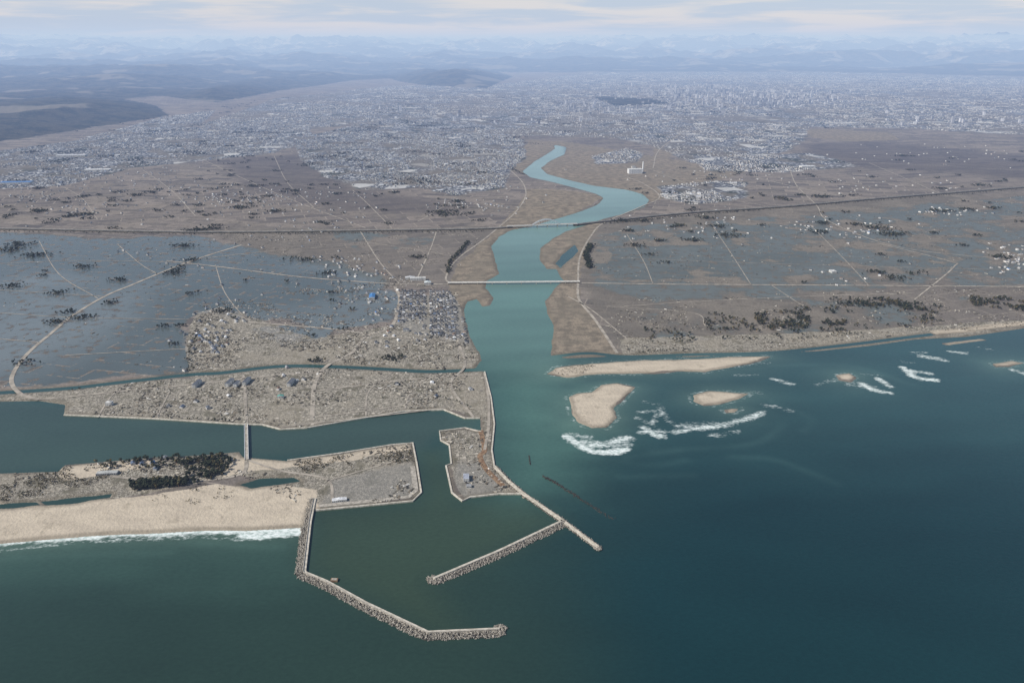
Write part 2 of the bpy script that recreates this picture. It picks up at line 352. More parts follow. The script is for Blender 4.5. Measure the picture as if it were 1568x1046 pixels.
col=lerp(col,np.array([.036,.076,.057]),S(leftsea+(nS-.5)*80,160)*.8)
harb=sdf(X,Y,G([(484,782),(632,770),(645,755),(640,690),(680,690),(708,768),(802,758),(860,800),(765,846),(662,890),(700,968),(655,965),(500,888),(470,870)]),300)
col=lerp(col,np.array([.034,.057,.034]),S(harb,120)*.85)
lag=sdf(X,Y,G([(-700,610),(0,612),(400,650),(630,626),(735,640),(735,662),(672,665),(640,690),(366,700),(0,724),(-700,760)]),300)
col=lerp(col,np.array([.038,.066,.052]),S(lag,60)*.9)
pl=sdf(X,Y,G([(735,560),(760,640),(760,715),(800,755),(870,745),(905,690),(868,640),(862,600),(842,560),(840,520),(720,510)]),500)
col=lerp(col,np.array([.062,.135,.108]),S(pl+(nS-.5)*120,300)*.85)
rs=sdf(X,Y,RIVER,500); rf=S(rs+40,60)*S(Y-2450,500)
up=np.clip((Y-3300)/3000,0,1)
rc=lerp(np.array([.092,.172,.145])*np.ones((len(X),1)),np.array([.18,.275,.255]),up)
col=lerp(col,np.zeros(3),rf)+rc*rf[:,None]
bd=np.full(X.shape,-400.)
for p in [SPIT]+ISL[:5]: bd=np.maximum(bd,sdf(X,Y,p,400))
shl=np.exp(np.minimum(bd,0)/60.)
col=col+(shl*(.5+nS))[:,None]*np.array([.05,.065,.047])*.75
bd2=sdf(X,Y,BEACH,300); col=col+(np.exp(np.minimum(bd2,0)/30.)*S(leftsea,60))[:,None]*np.array([.06,.075,.055])
sw=np.sin((Y*.83-X*.15+60*nB*3)/23.); col*= (1+.04*sw*S(Y-1500,500)+.14*(nS-.5)+.40*(nB-.5))[:,None]
for p in [[(0,842),(120,835),(300,832),(430,838)],[(0,856),(140,848),(260,846)],[(1120,700),(1190,705),(1280,740)],[(900,700),(1000,712),(1050,705)],[(950,730),(1060,728)],[(1180,560),(1300,560),(1400,590)],[(1000,690),(1150,680),(1200,650)],[(1180,615),(1240,640),(1230,660)],[(960,700),(1040,690)]]:
    ld=linedist(X,Y,smooth_line(G(p)),90); col+= (np.exp(-(ld/14)**2)*nS)[:,None]*np.array([.014,.024,.021])
foam=np.zeros(len(X))
def fm(p,w,a=1.):
    global foam
    ld=linedist(X,Y,smooth_line(G(p)),150)+(nS-.5)*w*.8
    foam=np.maximum(foam,a*np.clip(1-(np.maximum(ld,0)/w/1.35)**1.4,0,1))
fm([(-300,855),(0,832),(60,826),(150,820),(240,816)],11,.95); fm([(60,828),(100,825),(150,823)],13); fm([(240,817),(310,814),(380,814),(462,811)],15,1.0); fm([(370,819),(395,822),(420,820),(462,815)],15)
fm([(-100,862),(40,838),(160,829),(280,824)],8,.42); fm([(180,826),(300,823),(370,826)],8,.5)
fm([(868,668),(885,680),(905,690),(935,692),(958,688)],17,.92); fm([(905,682),(935,678),(962,670)],24,.72); fm([(892,676),(940,682),(962,680)],20,.72)
fm([(875,664),(890,668),(905,668)],18,.55); fm([(985,655),(1002,665),(1012,668)],17,.85); fm([(982,662),(1012,660)],18,.65); fm([(975,640),(1000,650)],18,.45)
fm([(1035,662),(1075,655),(1100,652),(1130,645),(1168,632)],17,.66); fm([(1050,652),(1110,650),(1150,640)],24,.50); fm([(975,632),(1010,630),(1000,645)],14,.5); fm([(985,615),(1015,622)],13,.44); fm([(1010,625),(1020,640),(1040,655)],14,.46)
fm([(1320,588),(1340,598),(1364,602)],15,.9); fm([(1345,580),(1362,592)],16,.78); fm([(1300,588),(1340,594)],20,.52)
fm([(1182,580),(1212,588)],15,.72); fm([(1125,575),(1160,574)],14,.5); fm([(1150,600),(1165,602)],13,.5)
fm([(1382,563),(1400,577),(1430,582)],18,.9); fm([(1395,568),(1425,572)],20,.7); fm([(1410,545),(1445,551)],20,.8); fm([(1395,540),(1420,540)],15,.52)
fm([(1455,538),(1478,541)],15,.75); fm([(1550,566),(1575,574)],17,.8); fm([(1500,532),(1520,536)],14,.46); fm([(1380,553),(1400,556)],14,.48)
fm([(1170,620),(1210,628)],16,.42); fm([(1090,668),(1130,660)],16,.42); fm([(1250,590),(1285,580)],14,.42); fm([(1320,572),(1350,575)],14,.46); fm([(1120,560),(1180,556)],10,.42)
for p in [SPIT]+ISL[:5]:
    s=sdf(X,Y,p,100); foam=np.maximum(foam,.36*np.exp(-(np.abs(s+6)/9)**2))
nr,nc=len(rows),len(az); idx=np.arange(nr*nc).reshape(nr,nc)
Q=np.stack([idx[:-1,:-1],idx[:-1,1:],idx[1:,1:],idx[1:,:-1]],-1).reshape(-1,4)
t=NT('sea_water'); pos=t.n('ShaderNodeNewGeometry').outputs['Position']; a=t.n('ShaderNodeAttribute',attribute_name='wcol'); fa=a.outputs['Alpha']
n1=t.noise(t.map(pos,.15,(1/12.,1/7.,1)),1.,4,.7); n2=t.noise(t.map(pos,.1,(1/60.,1/26.,1)),1.,3,.6)
nf=t.math('ADD',t.math('MULTIPLY',n1,.6),t.math('MULTIPLY',n2,.5))
amp=t.math('MULTIPLY',t.ss(fa,0.,.25,0.,1.8),t.ss(fa,.55,.95,1.,.35))
fo=t.ss(t.math('ADD',fa,t.math('MULTIPLY',t.math('SUBTRACT',nf,.55),amp)),.28,.98)
base=t.mix(1.0,a.outputs['Color'],t.mix(n1,(.80,.80,.80),(1.20,1.20,1.20)),'MULTIPLY')
colr=t.mix(fo,base,t.mix(t.ss(n1,.35,.6),(.42,.50,.46),(.72,.76,.73)))
b1=t.n('ShaderNodeBump',{'Strength':.3,'Distance':1.2,'Height':n1}).outputs[0]
t.out(prin(t,colr,t.math('ADD',.25,t.math('MULTIPLY',fo,.6)),.22,b1))
make_mesh('sea',np.stack([X,Y,X*0],1),Q,mat=t.m,pcols={'wcol':np.c_[np.clip(col,.001,1),foam]},smooth=True)

# ---------------------------------------------------------------- roads
def road(px,w=9,z=2.7,mat=M_road,name='road',depth=0): return ribbon(name,smooth_line(G(px)),w,z,mat,depth)
for p,w in [
 ([(60,613),(30,603),(18,580),(40,545),(80,510),(110,485),(160,455),(205,436),(255,415),(300,398),(370,376)],13),
 ([(255,400),(340,410),(460,425),(560,433),(612,436)],10),([(612,436),(690,436)],12),
 ([(885,434),(1000,436),(1150,437),(1300,438),(1568,440),(1800,442)],11),
 ([(605,440),(612,460),(600,500),(560,516),(540,540),(500,562),(482,590),(478,645)],13),
 ([(378,655),(376,620),(375,590),(372,575)],9),([(480,600),(560,590),(650,580),(730,575)],8),
 ([(380,494),(440,499),(510,505),(560,512)],10),([(60,613),(150,604),(290,590),(420,576),(500,570)],8),
 ([(725,640),(690,590),(712,560),(700,520)],9),([(560,515),(640,520),(710,530)],7),
 ([(430,655),(560,640),(680,626)],7),([(480,640),(560,630),(640,618)],6),
 ([(690,436),(683,425),(700,398),(735,372),(760,352),(790,325),(805,300),(800,280),(782,262)],9),
 ([(885,434),(887,460),(912,492),(945,542)],11),([(885,434),(888,395),(905,362),(925,342),(980,318),(1010,302),(985,282),(960,272)],9),
 ([(1210,262),(1220,285),(1250,315),(1270,340),(1380,380),(1568,400)],7),([(1060,250),(1140,268),(1230,290),(1310,305)],10),([(1400,460),(1460,410),(1450,400),(1330,370)],7),
 ([(955,470),(1080,462),(1230,455),(1400,450)],5),([(870,455),(905,475),(960,520)],6),
 ([(0,330),(150,338),(300,332),(480,318)],6),([(640,340),(700,310),(790,300)],6),([(310,245),(430,300),(560,350)],6),([(640,425),(660,380),(670,350)],6),
 ([(300,398),(420,385),(560,375)],6),([(550,352),(580,400),(612,436)],6),
 ([(0,480),(110,487),(290,490)],4),([(0,445),(160,455)],4),([(100,545),(285,535)],4),([(330,407),(345,450),(380,494)],4),
 ([(0,405),(120,400),(260,402)],5),([(60,370),(90,420),(150,458)],4),([(180,375),(215,405),(240,420)],4),([(0,520),(60,525)],4),([(940,395),(1100,402),(1300,408),(1568,415)],4),([(1000,436),(985,400),(960,360)],4),([(1150,437),(1120,390),(1090,345)],4),([(1330,438),(1290,395),(1240,345)],4),([(930,470),(1060,480),(1080,500)],4),([(1180,437),(1230,470)],4),
 ([(150,338),(120,300),(60,270)],5),([(300,332),(260,290),(220,262)],5),([(480,318),(440,280),(420,240)],5),([(600,350),(560,310),(540,292)],5),([(0,300),(200,290),(420,282),(560,300)],5),([(1000,262),(1100,300),(1180,318)],6),([(1330,250),(1400,280),(1440,298)],6),([(1240,270),(1400,262),(1568,275)],5),
 ([(640,460),(650,500),(690,520)],6),([(700,395),(650,385),(560,372)],5),([(150,640),(165,615),(180,598)],5),([(240,640),(260,600)],5),([(560,640),(565,600),(600,572)],5),([(620,628),(630,600),(660,575)],5),
 ([(980,260),(1080,262),(1200,262),(1320,250),(1568,262)],8),([(1050,200),(1010,230),(1000,258)],9)]:
    road(p,w)
road([(378,704),(372,725),(330,735),(250,738),(150,728)],9); road([(380,706),(430,722),(500,735),(510,770)],7); road([(500,738),(560,720),(630,700)],5)
road([(736,660),(742,690),(735,700),(745,720),(770,745)],14,2.6,M_brown,'dirt_track'); road([(742,572),(748,612),(748,655),(742,690)],8,2.8)
ex=smooth_line(G([(-500,345),(0,352),(300,357),(530,355),(730,352),(784,349)])); ribbon('expressway_embankment',ex,34,6.5,M_embk,8); ribbon('expressway',ex,17,7.6,M_asph,.8)
ex2=smooth_line(G([(880,346),(920,341),(1060,327),(1200,318),(1350,305),(1568,288),(1900,262)])); ribbon('expressway_embankment',ex2,34,6.5,M_embk,8); ribbon('expressway',ex2,17,7.6,M_asph,.8)
for e_ in (ex,ex2): ribbon('expressway_guardrail',e_,1.6,8.6,M_concl,1.0,off=8.2)
def girder(name,pa,pb,w,z,nspan,mat):
    e=empty(name); a,b=G([pa,pb]); ribbon('deck',np.array([a,b]),w,z,mat,2.2,e)
    for s in (1,-1): ribbon('parapet',np.array([a,b]),.8,z+1.3,M_white,1.2,e,off=s*(w/2-.5))
    d=(b-a); L=np.linalg.norm(d); d/=L
    for i in range(nspan+1):
        c=a+d*L*i/nspan; n=np.array([-d[1],d[0]])*w*.42
        ribbon('pier',np.array([c-n,c+n]),3.0,z-2.3,M_conc,z+3,e)
    return e
girder('girder_bridge',(686,436),(888,434),12,9.5,9,M_concl)
girder('canal_bridge',(377,652),(378,706),10,5.5,4,M_conc)
E=girder('arch_bridge',(776,350),(884,346),20,13,7,M_conc)
a,b=G([(815,348.6),(858,347.0)]); d=(b-a); L=np.linalg.norm(d); d/=L; nn=np.array([-d[1],d[0]])
for s in (-1,1):
    V=[];Q=[]
    for i in range(25):
        f=i/24; c=a+d*L*f+nn*s*8.5; zz=13+31*4*f*(1-f)
        for o1 in (-1.5,1.5):
            for o2 in (-1.6,1.6): V.append((c[0]+nn[0]*o1,c[1]+nn[1]*o1,zz+o2))
    for i in range(24):
        k=i*4; Q+=[[k,k+4,k+5,k+1],[k+2,k+3,k+7,k+6],[k,k+2,k+6,k+4],[k+1,k+5,k+7,k+3]]
    make_mesh('arch_rib',V,Q,mat=M_steel,parent=E)
    for i in range(2,23,2):
        f=i/24; c=a+d*L*f+nn*s*8.5; zz=13+31*4*f*(1-f)
        ribbon('hanger',np.array([c,c+d*.5]),.5,zz,M_steel,zz-13,E)
for p in [[(484,782),(560,775),(632,768),(645,755),(638,710),(632,679),(600,682),(520,695),(440,706)],
          [(735,641),(712,641),(680,628),(620,630),(550,642),(470,656),(430,658),(402,651),(365,650),(240,642),(98,636)],
          [(737,662),(712,656),(673,661),(675,675),(688,682),(691,711),(683,714),(692,755),(708,768),(720,762),(765,757),(800,757)],
          [(757,716),(753,690),(757,650),(752,610),(742,570)]]:
    ribbon('quay_wall',G(p),4,3.2,M_concl,6)
ribbon('quay_apron',G([(488,776),(560,769),(626,762),(637,752),(632,715)]),12,2.75,M_conc,.3)

# ---------------------------------------------------------------- breakwaters with tetrapods
def tetra_template():
    V=[];Q=[];T=[]
    dirs=[(0,0,1)]+[(math.cos(a)*.943,math.sin(a)*.943,-.333) for a in (0,2.094,4.189)]
    for d in dirs:
        d=Vector(d); u=d.orthogonal().normalized(); v=d.cross(u); b=len(V)
        for r,l in ((.42,0.),(.27,1.)):
            for k in range(5):
                a_=k*2*math.pi/5; p=d*l+u*math.cos(a_)*r+v*math.sin(a_)*r; V.append(tuple(p))
        V.append(tuple(d*1.06))
        for k in range(5):
            k2=(k+1)%5; Q.append([b+k,b+k2,b+5+k2,b+5+k]); T.append([b+5+k,b+5+k2,b+10])
    return np.array(V),np.array(Q),np.array(T)
TV,TQ,TT=tetra_template()
def rotmats(n):
    q=rng.normal(size=(n,4)); q/=np.linalg.norm(q,axis=1)[:,None]; w,x,y,z=q.T
    return np.stack([1-2*(y*y+z*z),2*(x*y-z*w),2*(x*z+y*w),2*(x*y+z*w),1-2*(x*x+z*z),2*(y*z-x*w),2*(x*z-y*w),2*(y*z+x*w),1-2*(x*x+y*y)],1).reshape(n,3,3)
def tetrapods(pts,size,parent,name='tetrapods'):
    n=len(pts); R=rotmats(n); s=size*rng.uniform(.85,1.15,n)
    V=np.einsum('nij,vj->nvi',R,TV)*s[:,None,None]+pts[:,None,:]; o=(np.arange(n)*len(TV))[:,None,None]
    make_mesh(name,V.reshape(-1,3),(TQ+o).reshape(-1,4),(TT+o).reshape(-1,3),mat=M_tetra,parent=parent)
def breakwater(px,side,capw=8,tw=15,size=2.4,name='breakwater',capz=4.2,both=False,capmat=M_concl):
    e=empty(name); p=along(G(px),7); p=np.vstack([p,G(px)[-1:]])
    ribbon('concrete_cap',p,capw,capz,capmat,8,e)
    ribbon('parapet_wall',p,1.6,capz+1.6,M_conc,2.,e,off=side*(capw/2-.8))
    for sd in ([side,-side] if both else [side]):
        ww=tw if sd==side else tw*.5
        ribbon('rubble_mound',p,ww,1.0,M_rock,5,e,off=sd*(capw/2+ww/2))
        P=[]
        q=along(p,3.3); dq=np.gradient(q,axis=0); dq/=np.linalg.norm(dq,axis=1)[:,None]; nq=np.stack([-dq[:,1],dq[:,0]],1)
        for k in np.arange(1.5,ww+1,3.0):
            o=k+capw/2+rng.uniform(-1,1,len(q)); zz=3.6-3.6*(k/ww)+rng.uniform(-.5,.6,len(q))
            kp=rng.random(len(q))<.85
            P.append(np.c_[q+nq*(sd*o)[:,None]+rng.uniform(-1.2,1.2,q.shape),zz][kp])
        tetrapods(np.concatenate(P),size,e)
    c=G(px)[-1]; a_=rng.uniform(0,2*math.pi,90); r_=np.sqrt(rng.uniform(.1,1,90))*(capw/2+tw*.75)
    tetrapods(np.c_[c[0]+r_*np.cos(a_),c[1]+r_*np.sin(a_),2.6-r_*.12],size,e,'head_tetrapods')
    return e
breakwater([(482,765),(475,800),(466,878),(500,892),(560,925),(655,970),(765,965)],-1,7,14,2.7)
breakwater([(862,799),(765,845),(664,888)],1,8,13,2.7)
breakwater([(757,716),(778,738),(800,757),(860,798),(916,840)],1,7,5,both=True)
e=empty('sunken_breakwater'); p=along(G([(833,730),(860,745),(890,765),(938,795)]),5)
n=len(p)*4; pp=np.repeat(p,4,0)+rng.normal(0,2.4,(n,2)); zz=.8-np.linspace(0,1.9,n)+rng.uniform(-.8,.8,n)
tetrapods(np.c_[pp,zz],2.3,e)
p=along(G([(810,698),(812,712)]),3); tetrapods(np.c_[p,np.full(len(p),.5)],2.,e,'stub_tetrapods')
for o in bpy.data.objects:
    if o.parent==e: o.data.materials[0]=M_rock
c=G([(512,889)])[0]; e=empty('concrete_caisson'); ribbon('hull',np.array([c-[7,0],c+[7,0]]),9,3.5,M_brown,4,e); ribbon('deck_slab',np.array([c-[5,0],c+[5,0]]),6,4.0,M_conc,.4,e)

# ---------------------------------------------------------------- buildings
def cpal(n):
    pal=np.array([(.06,.065,.075),(.10,.11,.13),(.16,.155,.15),(.10,.13,.19),(.26,.26,.27),(.42,.42,.42),(.68,.68,.67),(.20,.12,.08),(.08,.17,.36),(.12,.09,.07),(.32,.29,.25)])
    w=np.array([.20,.19,.14,.11,.12,.09,.07,.05,.02,.03,.02]); return pal[rng.choice(len(pal),n,p=w/w.sum())]*rng.uniform(.85,1.15,(n,1))
def wpal(n):
    return np.array([(.50,.48,.45)])*rng.uniform(.55,1.35,(n,1))
def lattice(poly,sx,sy,ang,keep,jit=.15,gap=4):
    p=np.asarray(poly); c,s=math.cos(-ang),math.sin(-ang); R=np.array([[c,-s],[s,c]]); q=p@R.T
    gx=np.arange(q[:,0].min(),q[:,0].max(),sx); gy=np.arange(q[:,1].min(),q[:,1].max(),sy)
    I,J=np.meshgrid(np.arange(len(gx)),np.arange(len(gy))); gx=gx[I].ravel();gy=gy[J].ravel()
    m=(I.ravel()%9!=0)&(J.ravel()%gap!=0)&(rng.random(len(gx))<keep)
    L=np.c_[gx[m],gy[m]]+rng.normal(0,1,(m.sum(),2))*jit*sx
    W=L@R; return W[inside(W[:,0],W[:,1],p)]
acc=[]
for i,(p,ang) in enumerate(zip(Z_urban,(.2,.35,-.1,.3,-.2,.1,.4))):
    s=16 if i!=2 else 30
    W=lattice(p,s,s*1.15,ang,.62 if i!=2 else .5)
    d=np.linalg.norm(W,axis=1); k=rng.random(len(W))<np.minimum(1,(9000./d)**1.3)
    az_=np.degrees(np.arctan2(W[:,0],W[:,1])); k&=(np.abs(az_)<40)&(d<30000)
    k&=fbm(W[:,0]/260,W[:,1]/260,3,44)<.53
    k&=fbm(W[:,0]/1400,W[:,1]/1400,3,54)<.57
    acc.append(np.c_[W[k],np.full(k.sum(),ang)])
acc=np.concatenate(acc); n=len(acc)
d=np.linalg.norm(acc[:,:2],axis=1); g=np.clip(d/8000,1,2.0); bigb=rng.random(n)<.03
w=rng.uniform(7,11,n)*g*np.where(bigb,3,1); l=rng.uniform(8,14,n)*g*np.where(bigb,2.6,1); h=rng.uniform(4,6.5,n)*np.where(bigb,1.6,1)
rf=cpal(n); rf[bigb]=np.array([.40,.41,.43])*rng.uniform(.5,1.6,(bigb.sum(),1))
V,Q,T,C=house_arrays(acc[:,0],acc[:,1],2.,w,l,h,np.where(bigb,.5,2.2),acc[:,2]+rng.choice([0,math.pi/2],n),np.clip(rf,0,.8),wpal(n))
make_mesh('city_houses',V,Q,T,C,M_build)
P=[]
for c_,s_,k_ in (((1120,150),(75,9),260),((1040,140),(40,6),60),((1210,152),(40,7),100),((900,168),(60,5),40),((760,180),(130,8),35),((1450,185),(90,8),40)):
    q=np.c_[rng.normal(c_[0],s_[0],k_),rng.normal(c_[1],s_[1],k_)]; P.append(q[(q[:,1]>112)&(q[:,1]<196)])
P=G(np.concatenate(P)); n=len(P)
V,Q,T,C=house_arrays(P[:,0],P[:,1],2.,rng.uniform(20,42,n),rng.uniform(15,30,n),np.minimum(rng.gamma(2.2,12,n)+14,95),.3,rng.choice([-.1,.2,1.5],n),np.array([[.3,.3,.32]])*rng.uniform(.5,1.4,(n,1)),np.array([[.38,.38,.40]])*rng.uniform(.4,1.6,(n,1)))
make_mesh('high_rise_buildings',V,Q,T,C,M_build)
TOWN=G([(612,445),(690,448),(700,470),(712,498),(718,528),(690,522),(655,515),(640,490),(605,498),(612,460)])
W=lattice(TOWN,13.5,15,.1,.8,.1,5); n=len(W)
rt=cpal(n); rt=np.where(rng.random((n,1))<.6,np.array([[.040,.043,.050]])*rng.uniform(.7,1.6,(n,1)),rt)
V,Q,T,C=house_arrays(W[:,0],W[:,1],2.,rng.uniform(7.5,10.5,n),rng.uniform(8.5,13,n),rng.uniform(4.5,6.2,n),2.4,.1+rng.choice([0,math.pi/2],n)+rng.normal(0,.06,n),rt,wpal(n))
make_mesh('town_houses',V,Q,T,C,M_build)
P=[]
for c_,r_,k_ in (((330,500),(28,18),40),((320,525),(20,10),20),((545,415),(40,9),40),((560,450),(25,12),18),((520,400),(30,8),16),((300,300),(90,14),90),((380,310),(60,12),90),((120,325),(60,10),50),((1080,345),(60,14),50),
   ((1320,350),(40,8),40),((1550,400),(20,12),50),((1450,325),(35,4),30),((620,520),(40,12),14),((440,590),(60,14),6),((250,620),(60,8),5),((650,590),(50,15),4),((230,712),(30,5),6),((780,300),(20,14),16),((760,320),(20,8),16),((460,345),(50,6),20),
   ((1280,420),(60,10),8),((1240,345),(20,5),16),((580,478),(14,14),14),((420,430),(60,15),10),((1350,285),(90,8),40),((1430,240),(90,8),50),((250,395),(60,8),8),((420,370),(60,8),14),((480,320),(60,10),30),((700,315),(30,5),30),((60,300),(50,10),60),((200,270),(60,8),60),((500,295),(40,6),30),((1100,270),(80,6),40)):
    P.append(np.c_[rng.normal(c_[0],r_[0],k_),rng.normal(c_[1],r_[1],k_)])
HP=G(np.concatenate(P))
def landmask(W):
    x,y=W[:,0],W[:,1]; l_=np.minimum(sdf(x,y,MAIN,50),-sdf(x,y,RIVER,50))
    for p_,w_ in CANAL: l_=np.minimum(l_,linedist(x,y,p_,50)-w_)
    l_=np.maximum(l_,sdf(x,y,BEACH,50))
    for p_ in [SPIT]+ISL: l_=np.maximum(l_,sdf(x,y,p_,50))
    for p_ in PONDS: l_=np.minimum(l_,-sdf(x,y,p_,50))
    return l_>6
HP=HP[landmask(HP)]; n=len(HP)
V,Q,T,C=house_arrays(HP[:,0],HP[:,1],2.,rng.uniform(8,12,n),rng.uniform(9,16,n),rng.uniform(3.8,6,n),2.4,rng.normal(.2,.3,n),cpal(n),wpal(n)*1.15)
make_mesh('farm_houses',V,Q,T,C,M_build)
W=lattice(Z_debris[0],15,17,.12,.42,.12,5); W=W[landmask(W)]; W=W[fbm(W[:,0]/120,W[:,1]/120,3,77)<.52]; n=len(W)
fc=np.array([[.37,.33,.27]])*rng.uniform(.5,1.4,(n,1))
V,Q,T,C=house_arrays(W[:,0],W[:,1],2.,rng.uniform(5,10,n),rng.uniform(6,12,n),rng.uniform(.25,.45,n),0.02,.12+rng.normal(0,.05,n),fc,fc*.8)
make_mesh('house_foundations',V,Q,T,C,M_build)
def clumpy(poly,n,s=90,seed=5,th=.5):
    q=rand_in(poly,n*2); return q[fbm(q[:,0]/s,q[:,1]/s,3,seed)>th*.93][:n]
W=np.concatenate([clumpy(Z_debris[0],7000),clumpy(Z_debris[1],2600),clumpy(Z_flood[0][0],1600),clumpy(G([(900,460),(1568,440),(1568,500),(1100,540),(960,540)]),2600),clumpy(G([(300,470),(600,420),(700,450),(735,550),(300,570)]),3200),clumpy(G([(300,360),(750,352),(690,430),(600,430)]),1400),clumpy(G([(920,350),(1568,300),(1568,440),(900,440)]),1700)])
W=W[landmask(W)]; n=len(W); s=rng.gamma(2,.9,n)+.7
wc=np.array([(.09,.078,.058),(.42,.38,.31),(.18,.15,.11),(.58,.55,.5),(.05,.048,.042)])[rng.choice(5,n,p=[.3,.26,.25,.05,.14])]*rng.uniform(.7,1.2,(n,1))
V,Q,T,C=house_arrays(W[:,0],W[:,1],2.,s,s*rng.uniform(.8,3,n),rng.uniform(.3,1.5,n),rng.uniform(.1,.8,n),rng.uniform(0,3.1,n),wc,wc)
make_mesh('tsunami_debris',V,Q,T,C,M_build)
def building(name,px,w,l,h,ang,floors,roofc,wallc,r=.0):
    e=empty(name); c=G([px])[0]
    V,Q,T,C=house_arrays([c[0]],[c[1]],2.,w,l,h,r+.05,ang,np.array([roofc]),np.array([wallc])); make_mesh('walls_and_roof',V,Q,T,C,M_build,parent=e)
    X_=[];Y_=[];Z_=[];W_=[];L_=[]
    ca,sa=math.cos(ang),math.sin(ang)
    for f in range(floors):
        zc=2+h*(f+.35)/floors; nw=max(2,int(w/4))
        for i in range(nw):
            lx=-w/2+w*(i+.5)/nw
            for ly in (-l/2,l/2): X_.append(c[0]+lx*ca-ly*sa);Y_.append(c[1]+lx*sa+ly*ca);Z_.append(zc);W_.append(w/nw*.6);L_.append(.3)
    V,Q,T,C=house_arrays(X_,Y_,np.array(Z_)+1.5,np.array(W_),np.array(L_),h/floors*.45-1.5,0.01,ang,np.array([[.04,.045,.05]]),np.array([[.04,.045,.05]]))
    make_mesh('windows',V,Q,T,C,M_dark,parent=e)
    if r<1 and w>14:
        V,Q,T,C=house_arrays([c[0]+w*.2*ca],[c[1]+w*.2*sa],h+2+1.5,4,4,2.5,0.02,ang,np.array([wallc])*.8,np.array([wallc])*.8); make_mesh('rooftop_plant',V,Q,T,C,M_build,parent=e)
Wt=(.58,.57,.54); Gy=(.3,.3,.3); Dk=(.10,.11,.13); Bl=(.07,.2,.42)
building('harbor_office',(714,735),14,26,9,.05,2,(.35,.37,.42),Wt); building('harbor_office',(718,747),12,10,6,.05,1,Gy,Wt)
for q in ((302,591),(352,589),(378,587),(446,589)): building('apartment_block',q,12,44,11,-.10,3,Dk,Wt)
building('apartment_block',(363,591),12,30,10,-.12,3,Dk,Wt)
building('town_house',(168,621),18,14,10,.0,2,Wt,Wt); building('school',(640,430),70,18,13,.1,4,Wt,Wt); building('school_gymnasium',(655,436),30,22,10,.1,1,(.55,.6,.6),Wt,4)
building('warehouse',(570,457),24,60,10,.1,1,Bl,Wt,3); building('warehouse',(628,428),44,20,9,.1,1,(.5,.5,.5),Wt,3); building('warehouse',(430,610),18,12,7,.1,1,(.1,.3,.25),Wt,2)
building('warehouse',(622,508),22,14,8,.1,2,Dk,Wt,2); building('fish_market',(520,768),34,12,5,.2,1,(.6,.6,.6),Wt,1.5); building('warehouse',(165,727),50,14,6,.1,1,(.4,.4,.38),Gy,1)
building('incineration_plant',(972,266),110,60,35,.1,4,Wt,(.65,.65,.65)); building('factory',(1236,258),120,60,18,.1,2,(.6,.6,.6),Wt); building('factory',(110,240),260,70,14,.1,2,(.5,.5,.52),Wt); building('factory',(150,262),200,60,12,.1,2,(.6,.6,.6),Wt)
building('factory',(25,282),220,70,14,.1,2,(.1,.2,.4),Wt); building('farm_warehouse',(1275,418),24,30,9,.1,2,Wt,Wt); building('factory',(970,258),30,30,14,.1,2,Gy,Wt)
c=G([(984,264)])[0]; V=[];Q=[]
for k in range(12):
    a_=k*math.pi/6
    for r_,z_ in ((5,0),(3.6,85)): V.append((c[0]+r_*math.cos(a_),c[1]+r_*math.sin(a_),z_))
for k in range(12): k2=(k+1)%12; Q.append([2*k,2*k2,2*k2+1,2*k+1])
make_mesh('chimney_stack',V,Q,mat=M_white)

# ---------------------------------------------------------------- trees
def tree_template(seed,nc,rad=.3,zc=.64,rz=.32,cs=.13):
    r=np.random.default_rng(seed); V=[];T=[];C=[]
    def tube(a_,b_,ra,rb):
        b0=len(V)
        for P_,R_ in ((a_,ra),(b_,rb)):
            for k in range(4): V.append((P_[0]+R_*math.cos(k*1.57),P_[1]+R_*math.sin(k*1.57),P_[2]))
        for k in range(4):
            k2=(k+1)%4; T.extend([[b0+k,b0+k2,b0+4+k2],[b0+k,b0+4+k2,b0+4+k]]); C.extend([(.09,.065,.045)]*2)
    tube((0,0,0),(.02,.01,.85),.028,.01)
    for k in range(3):
        a_=k*2.1+r.uniform(0,1); z_=.4+.13*k; tube((0,0,z_),(.22*math.cos(a_),.22*math.sin(a_),z_+.12),.014,.006)
    for i in range(nc):
        v=r.normal(size=3); v/=np.linalg.norm(v); q=r.uniform(.35,1)**.5
        c_=np.array([v[0]*rad*q,v[1]*rad*q,zc+v[2]*rz*q]); s_=cs*r.uniform(.6,1.3)
        o=np.array([(1,0,0),(-1,0,0),(0,1,0),(0,-1,0),(0,0,.7),(0,0,-.7)],float)*s_+r.normal(0,s_*.3,(6,3)); b0=len(V)
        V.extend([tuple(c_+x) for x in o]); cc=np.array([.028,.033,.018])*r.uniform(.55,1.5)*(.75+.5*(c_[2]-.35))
        for f in ([0,2,4],[2,1,4],[1,3,4],[3,0,4],[2,0,5],[1,2,5],[3,1,5],[0,3,5]): T.append([b0+x for x in f]); C.append(tuple(cc))
    return np.array(V),np.array(T),np.array(C)
NEAR=[tree_template(s,17,r_,z_,h_) for s,r_,z_,h_ in ((1,.30,.64,.32),(2,.24,.68,.28),(3,.34,.6,.34),(4,.27,.72,.24))]; FART=[tree_template(s,7,.3,.6,.34,.2) for s in (11,12,13)]
